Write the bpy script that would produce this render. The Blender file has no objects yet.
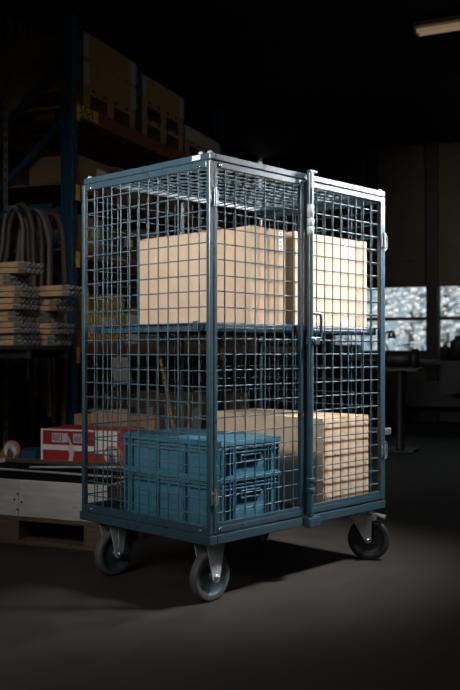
import bpy, math, random
from mathutils import Vector, Matrix
random.seed(7)
S = bpy.context.scene
COL = S.collection
PI = math.pi

# ------------------------------------------------------------------ mesh helper
class MB:
    def __init__(s): s.v = []; s.f = []; s.sm = []
    def _add(s, vs, fs, smooth=False):
        o = len(s.v); s.v += [tuple(v) for v in vs]
        for f in fs: s.f.append(tuple(i + o for i in f)); s.sm.append(smooth)
        return s
    def box(s, x0, x1, y0, y1, z0, z1, M=None):
        vs = [(x, y, z) for x in (x0, x1) for y in (y0, y1) for z in (z0, z1)]
        if M is not None: vs = [M @ Vector(v) for v in vs]
        return s._add(vs, [(0,1,3,2),(4,6,7,5),(0,4,5,1),(2,3,7,6),(0,2,6,4),(1,5,7,3)])
    def frame(s, x0, x1, y0, y1, z0, z1, w, axis='xz'):
        # closed rectangular frame of bars of width w; open along the third axis
        if axis == 'xz':
            s.box(x0, x0+w, y0, y1, z0, z1); s.box(x1-w, x1, y0, y1, z0, z1)
            s.box(x0+w, x1-w, y0, y1, z0, z0+w); s.box(x0+w, x1-w, y0, y1, z1-w, z1)
        elif axis == 'yz':
            s.box(x0, x1, y0, y0+w, z0, z1); s.box(x0, x1, y1-w, y1, z0, z1)
            s.box(x0, x1, y0+w, y1-w, z0, z0+w); s.box(x0, x1, y0+w, y1-w, z1-w, z1)
        else:
            s.box(x0, x0+w, y0, y1, z0, z1); s.box(x1-w, x1, y0, y1, z0, z1)
            s.box(x0+w, x1-w, y0, y0+w, z0, z1); s.box(x0+w, x1-w, y1-w, y1, z0, z1)
        return s
    def path(s, pts, r, n=8, closed=False, caps=True):
        pts = [Vector(p) for p in pts]; m = len(pts); rings = []
        up = None
        for i in range(m):
            if closed: d = pts[(i+1) % m] - pts[i-1]
            else: d = pts[min(i+1, m-1)] - pts[max(i-1, 0)]
            d.normalize()
            if up is None:
                up = Vector((0,0,1)) if abs(d.z) < .9 else Vector((1,0,0))
            a = d.cross(up)
            if a.length < 1e-6: a = d.orthogonal()
            a.normalize(); b = a.cross(d).normalized(); up = b
            rr = r[i] if isinstance(r, (list, tuple)) else r
            rings.append([pts[i] + a*(rr*math.cos(2*PI*k/n)) + b*(rr*math.sin(2*PI*k/n)) for k in range(n)])
        vs = [p for R in rings for p in R]; fs = []
        for i in range(m if closed else m-1):
            j = (i+1) % m
            for k in range(n):
                l = (k+1) % n
                fs.append((i*n+k, j*n+k, j*n+l, i*n+l))
        s._add(vs, fs, True)
        if not closed and caps:
            s._add(rings[0], [tuple(range(n))]); s._add(rings[-1], [tuple(range(n-1, -1, -1))])
        return s
    def tube(s, p, q, r, n=8): return s.path([p, q], r, n)
    def bar(s, p, q, w, h, up=(0,0,1)):
        p = Vector(p); q = Vector(q); d = (q-p).normalized(); up = Vector(up)
        a = d.cross(up).normalized(); b = a.cross(d).normalized()
        vs = [e + a*(sx*w/2) + b*(sz*h/2) for e in (p, q) for sx in (-1,1) for sz in (-1,1)]
        return s._add(vs, [(0,1,3,2),(4,6,7,5),(0,4,5,1),(2,3,7,6),(0,2,6,4),(1,5,7,3)])
    def lathe(s, prof, c=(0,0,0), axis='z', n=40, smooth=True, cap=True):
        # prof: (radius, height); closed profile loop not assumed
        vs = []; fs = []
        for (r, h) in prof:
            for k in range(n):
                a = 2*PI*k/n; u, w = r*math.cos(a), r*math.sin(a)
                p = {'z': (u, w, h), 'y': (u, h, -w), 'x': (h, u, w)}[axis]
                vs.append((p[0]+c[0], p[1]+c[1], p[2]+c[2]))
        for i in range(len(prof)-1):
            for k in range(n):
                l = (k+1) % n
                fs.append((i*n+k, i*n+l, (i+1)*n+l, (i+1)*n+k))
        s._add(vs, fs, smooth)
        m = len(prof)-1
        if not cap: return s
        if prof[0][0] > 1e-5: s._add(vs[:n], [tuple(range(n-1, -1, -1))])
        if prof[-1][0] > 1e-5: s._add(vs[m*n:], [tuple(range(n))])
        return s
    def prism(s, poly, t0, t1, plane='xz'):
        n = len(poly)
        def P(u, v, t): return {'xz': (u, t, v), 'yz': (t, u, v), 'xy': (u, v, t)}[plane]
        vs = [P(u, v, t0) for u, v in poly] + [P(u, v, t1) for u, v in poly]
        fs = [tuple(range(n)), tuple(range(2*n-1, n-1, -1))]
        for k in range(n):
            l = (k+1) % n; fs.append((k, k+n, l+n, l))
        return s._add(vs, fs)
    def build(s, name, mat, parent=None, bevel=0, seg=2, M=None):
        me = bpy.data.meshes.new(name)
        vs = s.v if M is None else [tuple(M @ Vector(v)) for v in s.v]
        me.from_pydata(vs, [], s.f); me.update()
        import bmesh
        b = bmesh.new(); b.from_mesh(me); bmesh.ops.recalc_face_normals(b, faces=b.faces); b.to_mesh(me); b.free()
        me.polygons.foreach_set('use_smooth', s.sm)
        me.materials.append(mat)
        o = bpy.data.objects.new(name, me); COL.objects.link(o)
        if parent: o.parent = parent
        if bevel:
            m = o.modifiers.new('bevel', 'BEVEL'); m.width = bevel; m.segments = seg
            m.limit_method = 'ANGLE'; m.angle_limit = math.radians(40); m.harden_normals = False
        return o

def tag(o, label=None, cat=None, group=None, kind=None):
    if label: o['label'] = label
    if cat: o['category'] = cat
    if group: o['group'] = group
    if kind: o['kind'] = kind
    return o
def thing(name, label, cat, loc=(0,0,0), rz=0, group=None):
    o = bpy.data.objects.new(name, None); COL.objects.link(o)
    o.empty_display_size = .05
    o.location = loc; o.rotation_euler = (0, 0, rz)
    return tag(o, label, cat, group)
def copy_tree(o, parent=None):
    c = o.copy(); COL.objects.link(c)
    if parent: c.parent = parent
    for ch in list(o.children): copy_tree(ch, c)
    return c
def sub(name, parent, loc=(0,0,0), rz=0):
    o = bpy.data.objects.new(name, None); COL.objects.link(o); o.parent = parent
    o.location = loc; o.rotation_euler = (0,0,rz); o.empty_display_size = .03
    return o

# ------------------------------------------------------------------ materials
def mat(name, col, rough=.5, metal=0., var=.15, scale=8., bump=0., bscale=60., col2=None, spec=.5, stretch=(1,1,1), rvar=.1, coat=0):
    m = bpy.data.materials.new(name); m.use_nodes = True
    nt = m.node_tree; N = nt.nodes; L = nt.links
    b = N['Principled BSDF']
    tc = N.new('ShaderNodeTexCoord'); mp = N.new('ShaderNodeMapping'); mp.inputs['Scale'].default_value = stretch
    L.new(tc.outputs['Object'], mp.inputs['Vector'])
    no = N.new('ShaderNodeTexNoise'); no.inputs['Scale'].default_value = scale; no.inputs['Detail'].default_value = 6
    no.inputs['Roughness'].default_value = .65
    L.new(mp.outputs['Vector'], no.inputs['Vector'])
    rp = N.new('ShaderNodeValToRGB'); rp.color_ramp.elements[0].position = .3; rp.color_ramp.elements[1].position = .7
    c2 = col2 or tuple(min(1, c*(1+var)) for c in col); c1 = col if col2 else tuple(c*(1-var) for c in col)
    rp.color_ramp.elements[0].color = (*c1, 1); rp.color_ramp.elements[1].color = (*c2, 1)
    L.new(no.outputs['Fac'], rp.inputs['Fac']); L.new(rp.outputs['Color'], b.inputs['Base Color'])
    mr = N.new('ShaderNodeMapRange'); mr.inputs['To Min'].default_value = max(.02, rough-rvar); mr.inputs['To Max'].default_value = min(1, rough+rvar)
    L.new(no.outputs['Fac'], mr.inputs['Value']); L.new(mr.outputs['Result'], b.inputs['Roughness'])
    b.inputs['Metallic'].default_value = metal; b.inputs['Specular IOR Level'].default_value = spec
    if coat: b.inputs['Coat Weight'].default_value = coat; b.inputs['Coat Roughness'].default_value = .15
    if bump:
        n2 = N.new('ShaderNodeTexNoise'); n2.inputs['Scale'].default_value = bscale; n2.inputs['Detail'].default_value = 4
        L.new(mp.outputs['Vector'], n2.inputs['Vector'])
        bp = N.new('ShaderNodeBump'); bp.inputs['Strength'].default_value = bump; bp.inputs['Distance'].default_value = .003
        L.new(n2.outputs['Fac'], bp.inputs['Height']); L.new(bp.outputs['Normal'], b.inputs['Normal'])
    return m

paint   = mat('steel_blue_paint', (.025,.052,.069), .30, .0, .10, 20, .06, 300, spec=.6)
wirem   = mat('wire_paint', (.046,.082,.102), .42, .0, .12, 30, spec=.4)
zinc    = mat('zinc_plate', (.46,.48,.49), .36, .9, .18, 25)
zincd   = mat('zinc_dull', (.42,.46,.48), .45, .2, .2, 30)
fillm    = mat('black_fill', (.005,.005,.006), .95, 0, .2, 20, spec=.05)  # near black, stands for the shade inside the white collar
chrome  = mat('bright_steel', (.75,.76,.77), .22, 1., .05, 10)
hingem  = mat('hinge_steel', (.16,.18,.20), .4, .6, .4, 40)
rubber  = mat('grey_rubber', (.075,.072,.070), .6, 0, .15, 20, .1, 200)
blackr  = mat('black_rubber', (.018,.019,.021), .5, 0, .2, 20, .1, 200)
rimp    = mat('dark_blue_nylon', (.030,.060,.075), .34, 0, .12, 15, spec=.6)
rimb    = mat('black_nylon', (.012,.015,.019), .4, 0, .12, 15)
card    = mat('cardboard', (.45,.335,.228), .85, 0, .07, 14, .12, 160, spec=.2)
cardlit   = mat('cardboard_lit', (.50,.39,.29), .85, 0, .06, 14, .12, 160, spec=.2)  # lighter cardboard copy, strong light on one box put into the colour
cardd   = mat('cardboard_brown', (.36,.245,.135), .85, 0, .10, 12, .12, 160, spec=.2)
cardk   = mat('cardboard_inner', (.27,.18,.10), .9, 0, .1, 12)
tape    = mat('clear_tape', (.40,.29,.18), .3, 0, .05, 10)
white   = mat('white_paper', (.80,.80,.78), .7, 0, .04, 20)
ink     = mat('grey_ink', (.22,.24,.26), .7, 0, .04, 20)
black   = mat('black_ink', (.012,.012,.012), .7, 0, .04, 20)
crateb  = mat('blue_crate_plastic', (.042,.140,.205), .42, 0, .08, 10, .04, 250)
wood    = mat('pale_wood', (.40,.27,.15), .75, 0, .25, 5, .2, 60, stretch=(1.5,12,12))
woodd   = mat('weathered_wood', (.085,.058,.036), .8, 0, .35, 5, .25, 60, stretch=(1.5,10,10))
woodg   = mat('ply_ochre', (.36,.235,.085), .75, 0, .28, 4, .2, 60, stretch=(2,8,8))
whitew  = mat('white_washed_board', (.33,.32,.31), .7, 0, .0, 5, .25, 50, col2=(.50,.485,.47), stretch=(1.2,6,6))
rackb   = mat('rack_blue', (.010,.052,.105), .45, 0, .15, 12)
racko   = mat('rack_orange', (.22,.075,.02), .5, 0, .25, 12)
ylab    = mat('yellow_label', (.78,.52,.05), .55, 0, .12, 18)
redm    = mat('red_print', (.36,.02,.025), .6, 0, .1, 18)
galv    = mat('slotted_steel', (.20,.22,.23), .5, .4, .25, 30)
darkm   = mat('dark_steel', (.014,.015,.017), .5, .2, .2, 12)
hosem   = mat('hose_rubber', (.075,.060,.049), .6, 0, .2, 25, .2, 120)
hoseg   = mat('hose_grey', (.14,.13,.12), .5, 0, .2, 25, .2, 120)
bluep   = mat('blue_plastic', (.02,.075,.14), .4, 0, .1, 12)
skyb    = mat('light_blue_plastic', (.25,.48,.62), .4, 0, .1, 12)
orangep = mat('orange_tread', (.42,.16,.06), .5, 0, .12, 20)
whitep  = mat('white_nylon', (.55,.57,.58), .4, 0, .1, 20)
shelfm  = mat('grey_shelf', (.13,.135,.135), .55, .2, .2, 12)
yweave  = mat('yellow_basket', (.50,.33,.04), .6, 0, .35, 30)
wallm   = mat('wall_panel', (.085,.072,.056), .8, 0, .22, 2.5, .1, 30)
wallc   = mat('corrugated_wall', (.12,.085,.05), .7, 0, .25, 3)
pillm   = mat('pillar_dark', (.018,.017,.016), .6, 0, .2, 5)
ceilm   = mat('black_ceiling', (.006,.006,.006), .9, 0, .2, 3)
framem  = mat('window_frame', (.045,.043,.040), .55, 0, .15, 6)
snow    = mat('snow', (.62,.63,.63), .8, 0, .0, 2.2, col2=(.93,.93,.91))
barkm   = mat('snowy_foliage', (.52,.53,.53), .9, 0, .0, 3.5, col2=(.97,.96,.93))
trunkm  = mat('tree_bark', (.08,.07,.06), .9, 0, .3, 8)

def floor_mat():
    m = bpy.data.materials.new('concrete'); m.use_nodes = True
    nt = m.node_tree; N = nt.nodes; L = nt.links; b = N['Principled BSDF']
    tc = N.new('ShaderNodeTexCoord')
    def noise(sc, det, ro=.6, dist=0):
        n = N.new('ShaderNodeTexNoise'); n.inputs['Scale'].default_value = sc; n.inputs['Detail'].default_value = det
        n.inputs['Roughness'].default_value = ro; n.inputs['Distortion'].default_value = dist
        L.new(tc.outputs['Object'], n.inputs['Vector']); return n
    n1 = noise(.9, 7, .62, .4); n2 = noise(5, 8, .7, .8); n3 = noise(120, 3)
    def ramp(n, p0, c0, p1, c1):
        r = N.new('ShaderNodeValToRGB'); e = r.color_ramp.elements
        e[0].position = p0; e[0].color = (*c0, 1); e[1].position = p1; e[1].color = (*c1, 1)
        L.new(n.outputs['Fac'], r.inputs['Fac']); return r
    r1 = ramp(n1, .3, (.027,.023,.020), .7, (.041,.035,.030))
    r2 = ramp(n2, .32, (.62,.62,.62), .66, (1.12,1.12,1.12))
    r3 = ramp(n3, .3, (.85,.85,.85), .7, (1.1,1.1,1.1))
    def mul(a, c):
        x = N.new('ShaderNodeMix'); x.data_type = 'RGBA'; x.blend_type = 'MULTIPLY'; x.inputs['Factor'].default_value = 1
        L.new(a, x.inputs[6]); L.new(c, x.inputs[7]); return x.outputs[2]
    c = mul(mul(r1.outputs['Color'], r2.outputs['Color']), r3.outputs['Color'])
    L.new(c, b.inputs['Base Color'])
    mr = N.new('ShaderNodeMapRange'); mr.inputs['To Min'].default_value = .5; mr.inputs['To Max'].default_value = .85
    L.new(n2.outputs['Fac'], mr.inputs['Value']); L.new(mr.outputs['Result'], b.inputs['Roughness'])
    b.inputs['Specular IOR Level'].default_value = .35
    bp = N.new('ShaderNodeBump'); bp.inputs['Strength'].default_value = .25; bp.inputs['Distance'].default_value = .004
    L.new(n2.outputs['Fac'], bp.inputs['Height']); L.new(bp.outputs['Normal'], b.inputs['Normal'])
    return m
concrete = floor_mat()
def glass_mat():
    m = bpy.data.materials.new('window_glass'); m.use_nodes = True
    nt = m.node_tree; N = nt.nodes; L = nt.links; N.remove(N['Principled BSDF'])
    out = N['Material Output']; t = N.new('ShaderNodeBsdfTransparent'); t.inputs['Color'].default_value = (.93,.95,.95,1)
    g = N.new('ShaderNodeBsdfGlossy'); g.inputs['Roughness'].default_value = .05
    fr = N.new('ShaderNodeFresnel'); mx = N.new('ShaderNodeMixShader')
    L.new(fr.outputs[0], mx.inputs[0]); L.new(t.outputs[0], mx.inputs[1]); L.new(g.outputs[0], mx.inputs[2]); L.new(mx.outputs[0], out.inputs['Surface'])
    return m
glass = glass_mat()
def emit(name, col, st):
    m = bpy.data.materials.new(name); m.use_nodes = True
    b = m.node_tree.nodes['Principled BSDF']; b.inputs['Base Color'].default_value = (*col, 1)
    b.inputs['Emission Color'].default_value = (*col, 1); b.inputs['Emission Strength'].default_value = st
    return m

# ------------------------------------------------------------------ camera (x right, y into the picture)
cam = bpy.data.cameras.new('camera'); co = bpy.data.objects.new('camera', cam); COL.objects.link(co)
co.location = (0, 0, 1.0); co.rotation_euler = (PI/2, 0, 0)
cam.sensor_fit = 'VERTICAL'; cam.sensor_height = 36; cam.lens = 903/690*36
cam.shift_y = (351.4-345)/690
cam.dof.use_dof = True; cam.dof.focus_distance = 3.8; cam.dof.aperture_fstop = 3.2
cam.clip_end = 200
S.camera = co

# ------------------------------------------------------------------ room (a = across, b = along the hall)
RZ = -math.atan2(.376, .927)
E2 = Vector((.927, -.376, 0)).normalized(); E1 = Vector((.376, .927, 0)).normalized()
def rp(a, b, z=0): return E2*a + E1*b + Vector((0, 0, z))
RM = Matrix.Rotation(RZ, 4, 'Z')
A0, A1, B0, B1, H = -4.75, 7.0, -3.6, 13.0, 3.95
def struct(name, mb, m, parent=None, bevel=0):
    o = mb.build(name, m, parent, bevel, M=RM if parent is None else None)
    if parent is None: o['kind'] = 'structure'
    return o
struct('floor', MB().box(A0-.2, A1+.2, B0-.2, B1+.2, -.2, 0), concrete)
cb = MB().box(A0-.2, A1+.2, B0-.2, B1+.2, H, H+.2)
struct('ceiling', cb, ceilm)
# left wall: corrugated sheet
poly = []
b = B0
while b < B1:
    for (db, da) in ((0,0),(.07,0),(.09,.035),(.16,.035)):
        if b+db < B1: poly.append((A0-.06+da, b+db))
    b += .18
poly += [(A0-.06, B1), (A0-.2, B1), (A0-.2, B0)]
struct('wall_left', MB().prism(poly, 0, H, 'xy'), wallc)
struct('wall_right', MB().box(A1, A1+.2, B0, B1, 0, H), wallm)
struct('wall_front', MB().box(A0, A1, B0-.2, B0, 0, H), wallm)
# back wall with two window openings: work out where the sight lines meet it
def hit_b(px, b):
    k = (px-230)/903
    # X = .927a + .376b ; Z = -.376a + .927b
    return (k*E1.y*b - E1.x*b)/(E2.x - k*E2.y)
wx = [hit_b(332, B1), hit_b(428.5, B1), hit_b(437.5, B1)]
wx.append(wx[2] + (wx[1]-wx[0]))
WZ0, WZ1 = .985, 1.955
wb = MB()
wb.box(A0, wx[0], B1, B1+.2, 0, H); wb.box(wx[3], A1, B1, B1+.2, 0, H); wb.box(wx[1], wx[2], B1, B1+.2, 0, H)
for i in (0, 2):
    wb.box(wx[i], wx[i+1], B1, B1+.2, 0, WZ0); wb.box(wx[i], wx[i+1], B1, B1+.2, WZ1, H)
# panel seams (shallow ledges)
for z in (2.3, 2.95, 3.65):
    wb.box(A0, A1, B1-.012, B1, z, z+.03)
struct('wall_back', wb, wallm)
for n, i in ((1, 0), (2, 2)):
    w0, w1 = wx[i], wx[i+1]
    fr = MB().frame(w0, w1, B1-.02, B1+.1, WZ0, WZ1, .03)
    fr.box(w0+.03, w1-.03, B1, B1+.08, (WZ0+WZ1)/2-.025, (WZ0+WZ1)/2+.025)
    wo = fr.build('window_%d' % n, framem, None, .004, M=RM); wo['kind'] = 'structure'
    zm = (WZ0+WZ1)/2
    for (z0, z1) in ((WZ0+.03, zm-.025), (zm+.025, WZ1-.03)):
        MB().box(w0+.03, w1-.03, B1+.045, B1+.051, z0, z1).build('pane', glass, wo, M=RM)
pil = [(wx[1]-.02, wx[2]+.02), (hit_b(369, B1), hit_b(378, B1)), (hit_b(300, B1), hit_b(309, B1)), (wx[3]-.02, wx[3]+.14)]
for k, (p, q) in enumerate(pil):
    z0 = WZ1+.02 if k == 1 else 0
    struct('trim_%d' % (k+1), MB().box(p, q, B1-.10, B1-.001, z0, H-.001), pillm, None, .004)

# ------------------------------------------------------------------ winter trees outside
w = bpy.data.worlds.new('world'); S.world = w; w.use_nodes = True
bg = w.node_tree.nodes['Background']; bg.inputs['Color'].default_value = (.47,.62,.74,1); bg.inputs['Strength'].default_value = .85
struct('ground_outside', MB().box(-40, 60, B1+.25, 70, -.3, -.1), snow)
def snowy_tree(a, b, h, seed):
    rng = random.Random(seed)
    t = thing('snowy_tree', 'snow covered tree outside the windows', 'tree', rp(a, b, -.1), 0, 'snowy trees outside')
    MB().path([(0,0,0),(.03,0,h*.5),(0,.02,h)], [.1,.07,.03], 8).build('trunk', trunkm, t)
    m = MB()
    for k in range(520):
        z = rng.uniform(.05, 1.05)*h; r = rng.uniform(.0, 1.35)
        an = rng.uniform(0, 2*PI); s = rng.uniform(.03, .095)
        c = (r*math.cos(an), r*math.sin(an), z)
        prof = [(0.0001, -s*.75), (s*.7, -s*.5), (s, 0), (s*.72, s*.5), (.0001, s*.7)]
        m.lathe(prof, c, 'z', 7)
    m.build('crown', barkm, t)
k = 0
for (b_, a0_, n_, st_) in ((17.0, -7.6, 4, 2.75), (20.3, -8.6, 4, 2.75), (23.6, -10, 5, 2.75)):
    for i_ in range(n_):
        snowy_tree(a0_+i_*st_, b_, random.uniform(3.0, 3.8), 20+k); k += 1

# ------------------------------------------------------------------ the wire mesh trolley
YAW = math.radians(46.43)
CX, CY = -.0775, 3.490
CM = Matrix.Translation((CX, CY, 0)) @ Matrix.Rotation(YAW, 4, 'Z')
T = thing('wire_mesh_trolley', 'steel blue wire mesh cage trolley with double doors on four castors', 'trolley', (CX, CY, 0), YAW)
LX, LY = 1.2, .812
ZB, ZD, ZT = .246, .284, 1.772
# base
bf = MB().frame(-.002, LX+.002, -.002, LY+.012, ZB, ZD, .04, 'xy')
bf.build('base_frame', paint, T, .004)
MB().box(.0385, LX-.0385, .0385, LY-.0285, ZD-.012, ZD).build('deck', paint, T)
lb = MB().box(.572, .655, -.036, -.0025, ZB-.006, ZD-.001).build('lock_block', paint, T, .005)
# posts
for (x, y) in ((.0, .0), (LX-.020, .0), (.0, LY-.022), (LX-.020, LY-.022)):
    MB().box(x, x+.020, y, y+.022, ZD, 1.744).build('corner_post', paint, T, .004)
# top frame
MB().frame(.002, LX-.002, .0, LY-.012, 1.745, ZT, .03, 'xy').build('top_frame', paint, T, .004)
wr = .0029
def grid(us, vs, u0, u1, v0, v1, f, g):
    m = MB()
    for u in us: m.tube(f(u, v0), f(u, v1), wr, 6)
    for v in vs: m.tube(g(u0, v), g(u1, v), wr, 6)
    return m
rows_s = [1.677-.0628*k for k in range(22)]; rows_f = [1.672-.0622*k for k in range(22)]
# roof mesh
m = grid([.06+.06*k for k in range(19)], [.06+.06*k for k in range(12)], .03, LX-.03, .03, LY-.04,
         lambda u, v: (u, v, 1.757), lambda u, v: (u, v, 1.7625))
# grid() puts u as x position, v along y
m.build('roof_mesh', wirem, T)
# side panels
for (x0, nm) in ((.002, 'left'), (LX-.022, 'right')):
    xc = x0+.010
    p = grid([.0688+.06*k for k in range(12)], rows_s, .021, LY-.021, .30, 1.73,
         lambda u, v: (xc-.0028, u, v), lambda u, v: (xc+.0028, u, v)).build('side_panel', wirem, T)
    MB().box(x0, x0+.018, .0225, LY-.0225, ZD+.001, .318).build('bottom_rail', paint, p, .003)
    MB().box(x0, x0+.018, .0225, LY-.0225, 1.716, 1.744).build('top_rail', paint, p, .003)
    xo = x0 if nm == 'left' else x0+.018
    d = -1 if nm == 'left' else 1
    for (y, z) in ((.055, 1.722), (.745, 1.722), (.055, .300), (.745, .300)):
        o = MB().lathe([(.007, 0), (.007, .002), (.004, .006), (.0001, .006)], (0,0,0), 'x', 12).build('bolt', chrome, p)
        o.location = (xo, y, z)
        if d < 0: o.rotation_euler = (0, 0, PI)
# back panel
p = grid([.075+.06*k for k in range(18)], rows_s, .019, LX-.019, .30, 1.73,
     lambda u, v: (u, LY-.017, v), lambda u, v: (u, LY-.0115, v)).build('back_panel', wirem, T)
MB().box(.0205, LX-.0205, LY-.022, LY-.004, ZD+.001, .318).build('bottom_rail', paint, p, .003)
MB().box(.59, .612, LY-.022, LY-.004, .3185, 1.7445).build('mullion', paint, p, .003)
# doors
def hinge_part(parent, x, z, side):
    h = MB()
    h.box(x-.020, x+.020, -.006, -.0025, z-.028, z+.028)
    h.tube((x, -.008, z-.036), (x, -.008, z+.036), .0055, 12)
    for dz in (-.018, .018):
        h.lathe([(.004, 0), (.0038, -.002), (.0001, -.003)], (x-.013, -.006, z+dz), 'y', 10)
    return h.build('hinge', hingem, parent, .0015)
def door(x0, x1, xs, nm):
    d = MB().box(x0, x0+.019, -.002, .020, .290, 1.742).box(x1-.019, x1, -.002, .020, .290, 1.742).box(x0+.019, x1-.019, -.002, .020, .290, .316).box(x0+.019, x1-.019, -.002, .020, 1.716, 1.742)
    d = d.build('door', paint, T, .004)
    z0 = .330
    grid(xs, rows_f, x0+.013, x1-.013, .30, 1.73, lambda u, v: (u, .0075, v), lambda u, v: (u, .0131, v)).build('wire_mesh', wirem, d)
    MB().box(x0+.0195, x1-.0195, .0, .018, .3162, .330).build('bottom_strip', paint, d, .002)
    return d
dl = door(.0215, .575, [.0903+.06*k for k in range(8)], 'l')
dr = door(.598, 1.1785, [.674+.059*k for k in range(8)], 'r')
hinge_part(dl, .021, 1.60, -1); hinge_part(dl, .021, .43, -1)
for (x, z) in ((.055, 1.728), (.055, .305), (.55, 1.728)):
    o = MB().lathe([(.0075, 0), (.0075, -.002), (.004, -.006), (.0001, -.006)], (x, -.002, z), 'y', 12).build('bolt', chrome, dl)
for z in (1.53, .52):
    h = hinge_part(dr, 1.179, z, 1)
    # hold-open loop standing off the outer side
    MB().path([(1.186,.012,z-.04),(1.215,.012,z-.04),(1.228,.012,z-.028),(1.228,.012,z+.028),(1.215,.012,z+.04),(1.186,.012,z+.04)], .006, 8).build('latch_loop', hingem, T)
# rotating lock bar on the free edge of the right hand door
lk = MB().tube((.594, -.022, .285), (.594, -.022, 1.772), .0125, 16).build('lock_bar', paint, T)
g = MB(); g.box(.580, .630, -.034, -.012, 1.772, 1.784); g.box(.584, .604, -.036, -.008, 1.700, 1.772); g.build('hook', paint, lk, .003)
for (z0, z1) in ((1.583, 1.632), (1.545, 1.574), (1.508, 1.536)):
    MB().lathe([(.0125, z0-.003), (.0155, z0), (.0155, z1), (.0125, z1+.003)], (.594, -.022, 0), 'z', 20, cap=False).build('sleeve', zincd, lk)
for z in (.40, .445):
    g = MB(); g.lathe([(.0126, z-.009), (.018, z-.007), (.018, z+.007), (.0126, z+.009)], (.594,-.022,0), 'z', 16, cap=False)
    g.box(.606, .636, -.018, -.003, z-.007, z+.007); g.build('guide', paint, lk, .001)
hd = MB().path([(.604,-.026,1.165),(.645,-.030,1.165),(.656,-.030,1.158),(.660,-.030,1.146),(.660,-.030,1.072),(.654,-.030,1.058),(.604,-.026,1.054)], .0062, 10).build('handle', paint, lk)
g = MB(); g.box(.578, .640, -.040, -.008, 1.030, 1.062); g.lathe([(.012, -.041), (.012, -.048), (.008, -.052), (.0001, -.052)], (.596, 0, 1.046), 'y', 16)
g.build('lock_case', paint, lk, .003)
# middle shelf
sh = MB(); sh.box(.030, LX-.03, .032, .766, 1.098, 1.111)
for y in (.032, .754): sh.box(.030, LX-.03, y, y+.012, 1.080, 1.098)
for x in (.030, LX-.042): sh.box(x, x+.012, .044, .754, 1.080, 1.098)
sh = sh.build('shelf', paint, T, .002)
for y in (.075, .725):
    g = MB(); g.box(-.006, .030, y-.015, y+.015, 1.078, 1.112); g.box(-.008, -.002, y-.015, y+.015, 1.086, 1.120); g.build('bracket', paint, sh, .003)
    g = MB(); g.box(LX-.030, LX+.006, y-.015, y+.015, 1.078, 1.112); g.build('bracket', paint, sh, .003)
# push handle on the far end
g = MB(); g.box(1.2, 1.272, .012, .052, .592, .627); g.box(1.2, 1.272, .745, .785, .592, .627); g.build('push_handle', zinc, T, .005)
MB().tube((1.258, .040, .610), (1.258, .757, .610), .014, 16).build('handle_grip', blackr, T)
# maker's sticker
lab = MB().box(-.0012, .0008, .052, .098, 1.750, 1.768).build('sticker', white, T)
g = MB()
for k in range(3): g.box(-.0019, -.0012, .058, .092-.008*k, 1.754+.0045*k, 1.7560+.0045*k)
g.build('print', ink, lab)
for (x, y) in ((.02, .02), (LX-.02, .02), (.02, LY-.035), (LX-.02, LY-.035), (.01,.06)):
    MB().lathe([(.011, ZT-.001), (.011, ZT+.004), (.007, ZT+.010), (.0001, ZT+.010)], (x, y, 0), 'z', 12).build('cap_bolt', zincd, T)

# castors
def wheel_parts(parent, tm, rm, R=.100, w=.040):
    h = w/2
    MB().lathe([(R*.80, -h*.92), (R*.93, -h), (R*.985, -h*.8), (R, -h*.3), (R, h*.3), (R*.985, h*.8), (R*.93, h), (R*.80, h*.92), (R*.80, -h*.92)], (0,0,0), 'y', 56, cap=False).build('tyre', tm, parent)
    g = MB()
    g.lathe([(.0001, -h*.45), (R*.30, -h*.45), (R*.34, -h*.35), (R*.68, -h*.35), (R*.74, -h*.85), (R*.80, -h*.94), (R*.82, -h*.9),
             (R*.82, h*.9), (R*.80, h*.94), (R*.74, h*.85), (R*.68, h*.35), (R*.34, h*.35), (R*.30, h*.45), (.0001, h*.45)], (0,0,0), 'y', 56)
    g.build('rim', rm, parent)
    MB().lathe([(.0001, -h*1.25), (.016, -h*1.25), (.018, -h*.45), (.018, h*.45), (.016, h*1.25), (.0001, h*1.25)], (0,0,0), 'y', 24).build('hub', rm, parent)
def fork(m, x0, x1, xb, zt, zb, y, t):
    # tapering cheek from the plate (x0..x1) down to a round end at the axle (xb, zb)
    r = .022; pts = [(x0, zt), (x1, zt)]
    for k in range(7):
        a = -PI*k/6 + .15
        pts.append((xb + r*math.cos(a), zb + r*math.sin(a)))
    m.prism(pts, y-t/2, y+t/2, 'xz')
def fixed_caster(x, y):
    c = sub('caster', T, (x, y, 0))
    f = MB(); f.box(-.060, .060, -.045, .045, .237, .2455)
    fork(f, -.055, .050, .0, .238, .100, -.0365, .004); fork(f, -.055, .050, .0, .238, .100, .0365, .004)
    f.bar((.0,-.039,.232), (.0,-.039,.128), .003, .012, (1,0,0))
    f.build('fork', zincd, c, .0015)
    wc = MB(); wc.lathe([(.0001,-.050),(.0085,-.050),(.0095,-.047),(.0095,-.041),(.013,-.041),(.013,-.0385),(.005,-.0385),(.005,.0385),(.013,.0385),(.013,.045),(.0001,.046)], (0,0,.1), 'y', 16)
    wc.build('axle', zinc, c)
    for o0 in [0]:
        n0 = len(c.children); wheel_parts(c, rubber, rimp)
        for ch in list(c.children)[-3:] if False else [k for k in c.children if k.name.split('.')[0] in ('tyre','rim','hub')]:
            ch.location = (0, 0, .1)
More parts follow.
